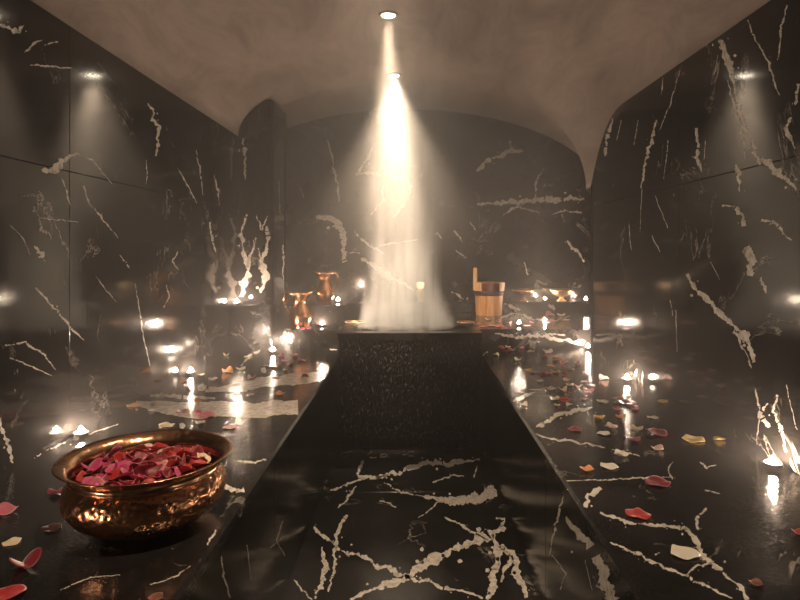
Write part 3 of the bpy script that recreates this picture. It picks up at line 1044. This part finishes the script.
# ------------------------------------------------------------------ copper jugs
def jug(loc, rz, scale, label):
    t = thing('copper_jug', loc, label, 'jug', 'copper jugs at the end of the left bench', rz, scale)
    H = 0.235
    prof = [(0, 0), (.050, 0), (.053, .004), (.051, .010), (.056, .020), (.066, .045), (.072, .070), (.0725, .085), (.069, .105), (.060, .128), (.049, .150), (.043, .168),
            (.0415, .182), (.0425, .197), (.046, .212), (.052, .225), (.055, H), (.053, H + .001), (.049, .224), (.043, .210), (.039, .196), (.038, .18), (.040, .166), (.046, .148), (.060, .12), (.066, .08), (.05, .02), (0, .012)]
    b_ = MB()
    b_.lathe(prof, 56)
    out = []
    for (x, y, z) in b_.v:
        if z > .19:                     # pull the spout out towards +x and up
            k = min(1, (z - .19) / .045)
            a = math.atan2(y, x)
            lobe = math.exp(-(a / .55) ** 2)
            x += .030 * k * lobe
            y *= 1 - .25 * k * lobe
            z += .016 * k * k * lobe + .006 * k * math.exp(-((abs(a) - PI) / .6) ** 2)
        out.append((x, y, z))
    b_.v = out
    b_.build('jug_body', M['copper_jug'], t, smooth=True)
    h_ = MB()
    ctl = [Vector(p) for p in ((-.050, 0, .230), (-.075, 0, .236), (-.098, 0, .222), (-.106, 0, .190), (-.100, 0, .155), (-.084, 0, .122), (-.069, 0, .098))]
    pts = []
    for i in range(len(ctl) - 1):
        p0, p1, p2, p3 = ctl[max(i - 1, 0)], ctl[i], ctl[i + 1], ctl[min(i + 2, len(ctl) - 1)]
        for k in range(6):
            u = k / 6
            pts.append(0.5 * ((2 * p1) + (-p0 + p2) * u + (2 * p0 - 5 * p1 + 4 * p2 - p3) * u * u + (-p0 + 3 * p1 - 3 * p2 + p3) * u ** 3))
    pts.append(ctl[-1])
    h_.tube(pts, .0055, 10)
    h_.build('jug_handle', M['copper_jug'], t, smooth=True)
    r_ = MB()
    r_.lathe([(.0418, .178), (.0445, .180), (.0445, .184), (.0418, .186)], 56)
    r_.build('neck_ring', M['copper_jug'], t, smooth=True)
    return t


jug((-0.752, 3.972, SZ), 0.15, 1.0, 'copper jug with spout to the right, standing on the low step')
jug((-0.615, 4.15, 0.8125), PI + .1, 0.92, 'copper jug with spout to the left, standing on the square plinth')

# ------------------------------------------------------------------ wooden pail
bk = thing('wooden_bucket', (0.625, 4.80, SZ), 'wooden sauna bucket with dark hoop and one tall stave handle', 'bucket')
s = MB()
NS = 16
rb, rt, hb = 0.104, 0.118, 0.262
for k in range(NS):                      # the staves, each slightly flat, with a fine groove between
    a0 = 2 * PI * k / NS + .012
    a1 = 2 * PI * (k + 1) / NS - .012
    vs, fs = [], []
    S = 4
    for (ro, ri, z) in ((rb, rb - .014, 0), (rt, rt - .014, hb)):
        for i in range(S + 1):
            a = a0 + (a1 - a0) * i / S
            d = -.0015 if i in (0, S) else 0
            vs.append(((ro + d) * math.cos(a), (ro + d) * math.sin(a), z))
        for i in range(S + 1):
            a = a0 + (a1 - a0) * i / S
            vs.append((ri * math.cos(a), ri * math.sin(a), z))
    q = S + 1
    for i in range(S):
        fs += [(i, i + 1, 2 * q + i + 1, 2 * q + i), (q + i + 1, q + i, 3 * q + i, 3 * q + i + 1), (2 * q + i, 2 * q + i + 1, 3 * q + i + 1, 3 * q + i), (i + 1, i, q + i, q + i + 1)]
    fs += [(0, 2 * q, 3 * q, q), (S, q + S, 3 * q + S, 2 * q + S)]
    s.poly(vs, fs)
s.build('staves', M['wood'], bk)
s = MB(); s.lathe([(rb - .012, .02), (0, .02)], 40); s.lathe([(0, .012), (rb - .012, .012)], 40)
s.build('bucket_bottom', M['wood'], bk)
hz = lambda z: rb + (rt - rb) * z / hb
s = MB()
s.lathe([(hz(.160) + .0005, .160), (hz(.160) + .004, .161), (hz(.196) + .004, .195), (hz(.196) + .0005, .196)], 64)
s.build('hoop', M['hoop'], bk, smooth=True)
s = MB()                                 # broad pale collar above the hoop, open at the front
ca = PI * 1.5
for (a, c) in ((ca + .62, ca - .62 + 2 * PI),):
    s.lathe([(hz(.196) + .001, .197), (hz(.2) + .010, .197), (rt + .012, hb + .002), (rt - .016, hb + .004)], 60, a0=a, a1=c)
    for aa in (a, c):
        pr = [(hz(.196) + .001, .197), (hz(.2) + .010, .197), (rt + .012, hb + .002), (rt - .016, hb + .004)]
        s.face([(r_ * math.cos(aa), r_ * math.sin(aa), z_) for r_, z_ in pr])
s.build('collar', M['wood_pale'], bk)
s = MB()
s.lathe([(hz(.196) + .0005, .197), (hz(.2) + .005, .197), (rt + .006, hb - .004), (rt - .01, hb - .002)], 24, a0=ca - .60, a1=ca + .60)
s.build('dark_band', M['wood_dark'], bk)
s = MB()                                 # tall handle stave with rounded top
ha = PI + .35
hc = Vector(((rt + .004) * math.cos(ha), (rt + .004) * math.sin(ha), 0))
tv = Vector((-math.sin(ha), math.cos(ha), 0)); nv = Vector((math.cos(ha), math.sin(ha), 0))
out2 = [(-.022, .20), (.022, .20), (.020, .30), (.017, .36)] + [(.017 * math.cos(PI * k / 8), .368 + .017 * math.sin(PI * k / 8)) for k in range(9)] + [(-.017, .36), (-.020, .30)]
n = len(out2)
fr = [hc + tv * a + nv * .012 + Vector((0, 0, z)) for a, z in out2]
bk_ = [hc + tv * a - nv * .010 + Vector((0, 0, z)) for a, z in out2]
s.poly(fr + bk_, [tuple(range(n)), tuple(range(n, 2 * n))[::-1]] + [(k, n + k, n + (k + 1) % n, (k + 1) % n) for k in range(n)])
ob = s.build('handle_stave', M['wood_pale'], bk)
bv = ob.modifiers.new('soften', 'BEVEL'); bv.width = .004; bv.segments = 2


# ------------------------------------------------------------------ bowls and dishes
def footed_bowl(loc, label, mats):
    t = thing('footed_bowl', loc, label, 'bowl', 'footed bowls on the back ledge')
    s = MB()
    s.lathe([(.020, .036), (.045, .042), (.070, .055), (.086, .074), (.092, .095), (.0955, .100), (.094, .102), (.089, .095), (.083, .076), (.066, .059), (.04, .048), (0, .046)], 56)
    s.build('bowl_cup', mats[0], t, smooth=True)
    s = MB()
    s.lathe([(.0895, .084), (.094, .086), (.0965, .099), (.0925, .101)], 56)
    for k in range(30):
        a = 2 * PI * k / 30
        s.lathe([(0, .0045), (.003, .003), (.0042, 0), (.003, -.003), (0, -.0045)], 8, (.0955 * math.cos(a), .0955 * math.sin(a), .092))
    s.build('beaded_rim', mats[1], t, smooth=True)
    s = MB()
    s.lathe([(0, 0), (.042, 0), (.043, .004), (.030, .010), (.019, .020), (.017, .030), (.022, .0375)], 40)
    s.build('bowl_foot', mats[0], t, smooth=True)
    return t


footed_bowl((0.948, 5.02, LZ), 'copper footed bowl with beaded rim on the back ledge, next to the bucket', (M['copper_jug'], M['brass']))
footed_bowl((1.275, 5.04, LZ), 'brass footed bowl with beaded rim on the back ledge, nearest the right wall', (M['brass'], M['brass']))


def dish(loc, sc, label):
    t = thing('copper_dish', loc, label, 'dish', 'shallow dishes flanking the basin', 0, sc)
    s = MB()
    s.lathe([(0, 0), (.040, 0), (.052, .006), (.062, .022), (.064, .036), (.068, .040), (.069, .043), (.066, .0435), (.060, .038), (.057, .024), (.045, .010), (0, .006)], 56)
    s.build('dish_body', M['copper_jug'], t, smooth=True)
    s = MB()
    s.lathe([(.0645, .037), (.070, .040), (.071, .043), (.068, .0455), (.0635, .044)], 56)
    s.build('dish_rim', M['brass'], t, smooth=True)
    return t


dish((-0.385, 3.985, SZ), 0.98, 'shallow copper dish on the step at the left back corner of the basin')
dish((0.365, 4.02, SZ), 0.86, 'shallow copper dish on the step at the right back corner of the basin')
for i, (dx, dy, c) in enumerate(((-.02, .0, 'pink'), (.02, .012, 'red'), (.0, -.02, 'blush'))):
    tag(petal(c, 'cupped', (-0.385 + dx, 3.985 + dy, SZ + .026 + .004 * i), (0.2, .1, i * 2), .9), f'{WORD[c]} rose petal lying in the left dish', 'petal', 'petals in the left dish')
for i, (dx, dy, c) in enumerate(((-.018, .0, 'crimson'), (.018, .01, 'red'))):
    tag(petal(c, 'cupped', (0.365 + dx, 4.02 + dy, SZ + .024 + .004 * i), (0.2, .1, i * 2), .85), f'{WORD[c]} rose petal lying in the right dish', 'petal', 'petals in the right dish')

gb = thing('brass_lantern', (0.072, 5.04, LZ), 'small unclear golden object, built as a lantern, glimpsed through the steam on the back ledge', 'lantern')  # gold object too unclear to name, given a lantern shape
s = MB(); s.lathe([(0, 0), (.030, 0), (.031, .005), (.024, .012), (.026, .02)], 36); s.build('lantern_base', M['brass'], gb, smooth=True)
s = MB(); s.lathe([(.026, .018), (.036, .045), (.037, .07), (.030, .095), (.018, .108)], 36); s.build('lantern_globe', M['brass'], gb, smooth=True)
s = MB(); s.lathe([(.018, .106), (.028, .112), (.032, .125), (.032, .148), (.027, .158), (0, .162)], 36); s.build('glowing_top', M['glow'], gb, smooth=True)  # glow added to bring the object out through the steam

# ------------------------------------------------------------------ tealights
first_candle = None


def candle(loc, label, scale=1.0):
    global first_candle
    if first_candle is None:
        t = thing('tealight', (0, 0, 0), label, 'candle', 'lit tealights')
        s = MB()
        s.lathe([(0, .0008), (.0195, .0008), (.0200, .0018), (.0204, .0155), (.0210, .0160), (.0205, .0165), (.0198, .0155), (.0194, .003), (0, .002)], 32)
        s.build('tin_cup', M['tin'], t, smooth=True)
        s = MB()
        s.lathe([(0, .0025), (.0192, .0025), (.0192, .0118), (.0175, .0108), (.006, .0100), (0, .0100)], 32)
        s.build('wax', M['wax'], t, smooth=True)
        s = MB()
        s.tube([(0, 0, .0095), (.0003, 0, .014), (.001, 0, .0165)], .0007, 6)
        s.build('wick', M['wick'], t)
        s = MB()
        s.lathe([(0, .0130), (.0045, .0145), (.0075, .0185), (.0074, .0225), (.0050, .0275), (.0020, .0315), (0, .0335)], 12)
        s.build('flame', M['flame'], t, smooth=True)
        first_candle = t
    else:
        t = copy_tree(first_candle)
    t.location = loc
    t.scale = (scale,) * 3
    t['label'] = label
    return t


def c_at(px, py, surf, ymax=99, ymin=0, xmin=-9, xmax=9):
    p = on_z(px, py, surf + .026)
    if p.y > ymax:
        p *= ymax / p.y
    if p.y < ymin:
        p *= ymin / p.y
    return (min(max(p.x, xmin), xmax), p.y, surf)


LC, RC = XL + .040, XR - .038
CL = [
    ((LC + .01, 0.80, BZ), 'added tealight by the left wall, out of view this side of the copper bowl', 1.1),  # added out of view to light the left side of the bowl
    ((RC - .01, 0.72, BZ), 'added tealight by the right wall, out of view at the bench front end', 1.1),  # added out of view to light the near bench
    (c_at(81, 430, BZ, xmin=LC), 'lit tealight by the left wall, just beyond the big copper bowl', 1.2),
    (c_at(187, 370, BZ, xmin=LC), 'lit tealight by the left wall, halfway along the bench', 1.15),
    (c_at(237, 300, .829, ymin=3.872, ymax=3.872, xmin=LC), 'lit tealight on the corner plinth at the end of the left bench', 1.2),
    (c_at(273, 348, BZ, ymax=3.70), 'lit tealight on the left bench at the foot of the step', 1.25),
    (c_at(322, 323, SZ), 'lit tealight on the step between left jug and basin', 1.1),
    (c_at(338, 299, .812), 'lit tealight on the square plinth beside the copper jug', 1.1),
    (c_at(519, 322, SZ), 'lit tealight on the step to the right of the bucket', 1.1),
    (c_at(545, 293, LZ, ymax=5.0), 'lit tealight on the back ledge between the two footed bowls', 1.1),
    (c_at(586, 297, LZ, ymax=5.0), 'lit tealight at the right end of the back ledge', 1.1),
    (c_at(588, 337, BZ, ymax=3.84), 'lit tealight on the right bench at the foot of the step', 1.2),
    (c_at(627, 377, BZ, xmax=RC), 'lit tealight by the right wall, halfway along the bench', 1.2),
    (c_at(773, 460, BZ, xmax=RC), 'lit tealight by the right wall, nearest to the front', 1.2),
]
for a in CL:
    candle(*a)


# ------------------------------------------------------------------ ceiling downlights
def downlight(y, label, beams):
    """one lamp; beams = (watts, cone in degrees, aimed at y on basin level)"""
    x = -0.125
    z = SPRING + (APEX - SPRING) * math.sqrt(1 - ((x - CX) / HW) ** 2)
    t = thing('ceiling_downlight', (x, y, z), label, 'ceiling light', 'ceiling downlights over the aisle')
    s = MB()
    s.lathe([(.034, .01), (.034, -.006), (.037, -.010), (.050, -.009), (.052, -.004), (.052, .01)], 40)
    s.build('trim_ring', M['steel'], t, smooth=True)
    s = MB()
    s.lathe([(.033, -.004), (.024, -.010), (.012, -.013), (0, -.014)], 32)
    s.build('lamp_lens', M['lens'], t, smooth=True)
    for watts, cone, aim in beams:
        ld = bpy.data.lights.new('downlight_beam', 'SPOT')
        ld.energy = watts
        ld.color = (1.0, 0.755, 0.52)
        ld.spot_size = math.radians(cone)
        ld.spot_blend = 1.0
        ld.shadow_soft_size = 0.03
        lo = bpy.data.objects.new('downlight_beam', ld)
        COL.objects.link(lo)
        lo.location = (x, y, z - .03)
        lo.rotation_euler = (math.atan2(aim - y, z - .7), 0, 0)


downlight(3.10, 'round downlight in the vault in front of the basin, nearer one', [(900, 27, 3.72)])
downlight(4.17, 'round downlight in the vault behind the basin, farther one', [(560, 34, 3.84), (330, 76, 4.3)])
downlight(2.03, 'added downlight out of view in the vault, over the middle of the aisle', [(75, 62, 2.03)])  # extra lamp out of view, added to light the near benches and floor
downlight(0.96, 'added downlight out of view in the vault, above the front of the benches', [(95, 100, 0.96)])  # extra lamp out of view, added to light the copper bowl

# ------------------------------------------------------------------ haze and steam
def volume_mat(name):
    m = bpy.data.materials.new(name)
    m.use_nodes = True
    nt = m.node_tree
    nt.nodes.remove(nt.nodes['Principled BSDF'])
    out = nt.nodes['Material Output']
    vs_ = N(nt, 'ShaderNodeVolumeScatter')
    vs_.inputs['Color'].default_value = (1, .965, .95, 1)
    nt.links.new(vs_.outputs[0], out.inputs['Volume'])
    return m, nt, vs_


m, nt, vs_ = volume_mat('room_haze')
tc = N(nt, 'ShaderNodeTexCoord')
sep = N(nt, 'ShaderNodeSeparateXYZ')
nt.links.new(tc.outputs['Object'], sep.inputs[0])
def smooth_range(sock, a, b_, c, d):
    n_ = N(nt, 'ShaderNodeMapRange', interpolation_type='SMOOTHSTEP')
    nt.links.new(sock, n_.inputs['Value'])
    for k_, v_ in zip(('From Min', 'From Max', 'To Min', 'To Max'), (a, b_, c, d)):
        n_.inputs[k_].default_value = v_
    return n_.outputs['Result']


far_ = smooth_range(sep.outputs['Y'], 3.1, 3.95, 0.026, 0.075)       # denser round the basin ...
top_ = math_node(nt, 'MULTIPLY', smooth_range(sep.outputs['Z'], 0.9, 1.9, 0.0, 0.30), smooth_range(sep.outputs['Y'], 2.6, 4.2, 0.10, 1.0))   # ... and under the vault
side_ = smooth_range(math_node(nt, 'ABSOLUTE', sep.outputs['X']), 0.5, 0.95, 0.0, 0.075)                # ... and along the benches, added to strengthen the candle halos
side_ = math_node(nt, 'MULTIPLY', side_, math_node(nt, 'MULTIPLY', smooth_range(sep.outputs['Y'], 1.3, 2.2, 0.25, 1.0), smooth_range(sep.outputs['Z'], 0.8, 1.7, 1.0, 0.04)))
hz_ = math_node(nt, 'ADD', math_node(nt, 'ADD', far_, side_), top_)
nt.links.new(hz_, vs_.inputs['Density'])
vs_.inputs['Anisotropy'].default_value = 0.25
s = MB()
s.box((XL + .004, 1.1, 0.006), (XR - .004, YB - .004, APEX))
o = s.build('haze', m)
tag(o, 'thin warm haze filling the far part of the vaulted room', 'haze', kind='stuff')

m, nt, vs_ = volume_mat('basin_steam')
vs_.inputs['Anisotropy'].default_value = 0.1
tc = N(nt, 'ShaderNodeTexCoord')
sep = N(nt, 'ShaderNodeSeparateXYZ')
nt.links.new(tc.outputs['Object'], sep.inputs[0])
X, Y, Z = sep.outputs
# the column narrows from the basin upwards and then spreads; noise pulls it into wisps
mp = N(nt, 'ShaderNodeMapping'); mp.inputs['Scale'].default_value = (10, 10, 1.2)
nt.links.new(tc.outputs['Object'], mp.inputs['Vector'])
nz = N(nt, 'ShaderNodeTexNoise', Scale=1.0, Detail=3.0, Roughness=0.55, Distortion=0.8)
nt.links.new(mp.outputs[0], nz.inputs['Vector'])
wob = math_node(nt, 'MULTIPLY', math_node(nt, 'SUBTRACT', nz.outputs['Fac'], 0.5), 0.30)
flare = math_node(nt, 'POWER', math_node(nt, 'SUBTRACT', 1.0, math_node(nt, 'MINIMUM', math_node(nt, 'DIVIDE', Z, 0.55), 1.0)), 2.2)
spread = smooth_range(Z, 0.2, 1.3, 0.0, 1.0)
radx = math_node(nt, 'ADD', math_node(nt, 'MULTIPLY_ADD', spread, 0.20, 0.205), math_node(nt, 'MULTIPLY', flare, 0.14))
rady = math_node(nt, 'MULTIPLY_ADD', spread, 0.36, 0.21)
dx = math_node(nt, 'DIVIDE', math_node(nt, 'ADD', X, wob), radx)
dy = math_node(nt, 'DIVIDE', Y, rady)
d2 = math_node(nt, 'ADD', math_node(nt, 'MULTIPLY', dx, dx), math_node(nt, 'MULTIPLY', dy, dy))
fall = math_node(nt, 'MINIMUM', math_node(nt, 'MAXIMUM', math_node(nt, 'MULTIPLY', math_node(nt, 'SUBTRACT', 1.0, d2), 1.8), 0.0), 1.0)
hfall = ramp(nt, math_node(nt, 'DIVIDE', Z, 1.7), [(0.0, (1, 1, 1)), (0.03, (.95, .95, .95)), (0.11, (.5, .5, .5)), (0.33, (.12, .12, .12)), (0.6, (.042, .042, .042)), (1.0, (0.035, 0.035, 0.035))])
tex = ramp(nt, nz.outputs['Fac'], [(0.36, (.12, .12, .12)), (0.63, (1.7, 1.7, 1.7))])
den = math_node(nt, 'MULTIPLY', math_node(nt, 'MULTIPLY', fall, hfall), math_node(nt, 'MULTIPLY', tex, 7.5))
nt.links.new(den, vs_.inputs['Density'])
s = MB()
s.box((-.42, -.60, 0), (.42, .60, 1.64))
o = s.build('steam', m)
o.location = (-0.03, 3.70, 0.703)
tag(o, 'column of white steam rising from the basin into the light beam', 'steam', kind='stuff')

# ------------------------------------------------------------------ world and colour
wd = bpy.data.worlds.new('world')
scene.world = wd
wd.use_nodes = True
bg = wd.node_tree.nodes['Background']
bg.inputs[0].default_value = (0.02, 0.017, 0.015, 1)
bg.inputs[1].default_value = 0.2
vsn = scene.view_settings
vsn.view_transform = 'Standard'
vsn.look = 'None'
vsn.exposure = 0.0
vsn.gamma = 1.0
vsn.use_curve_mapping = False
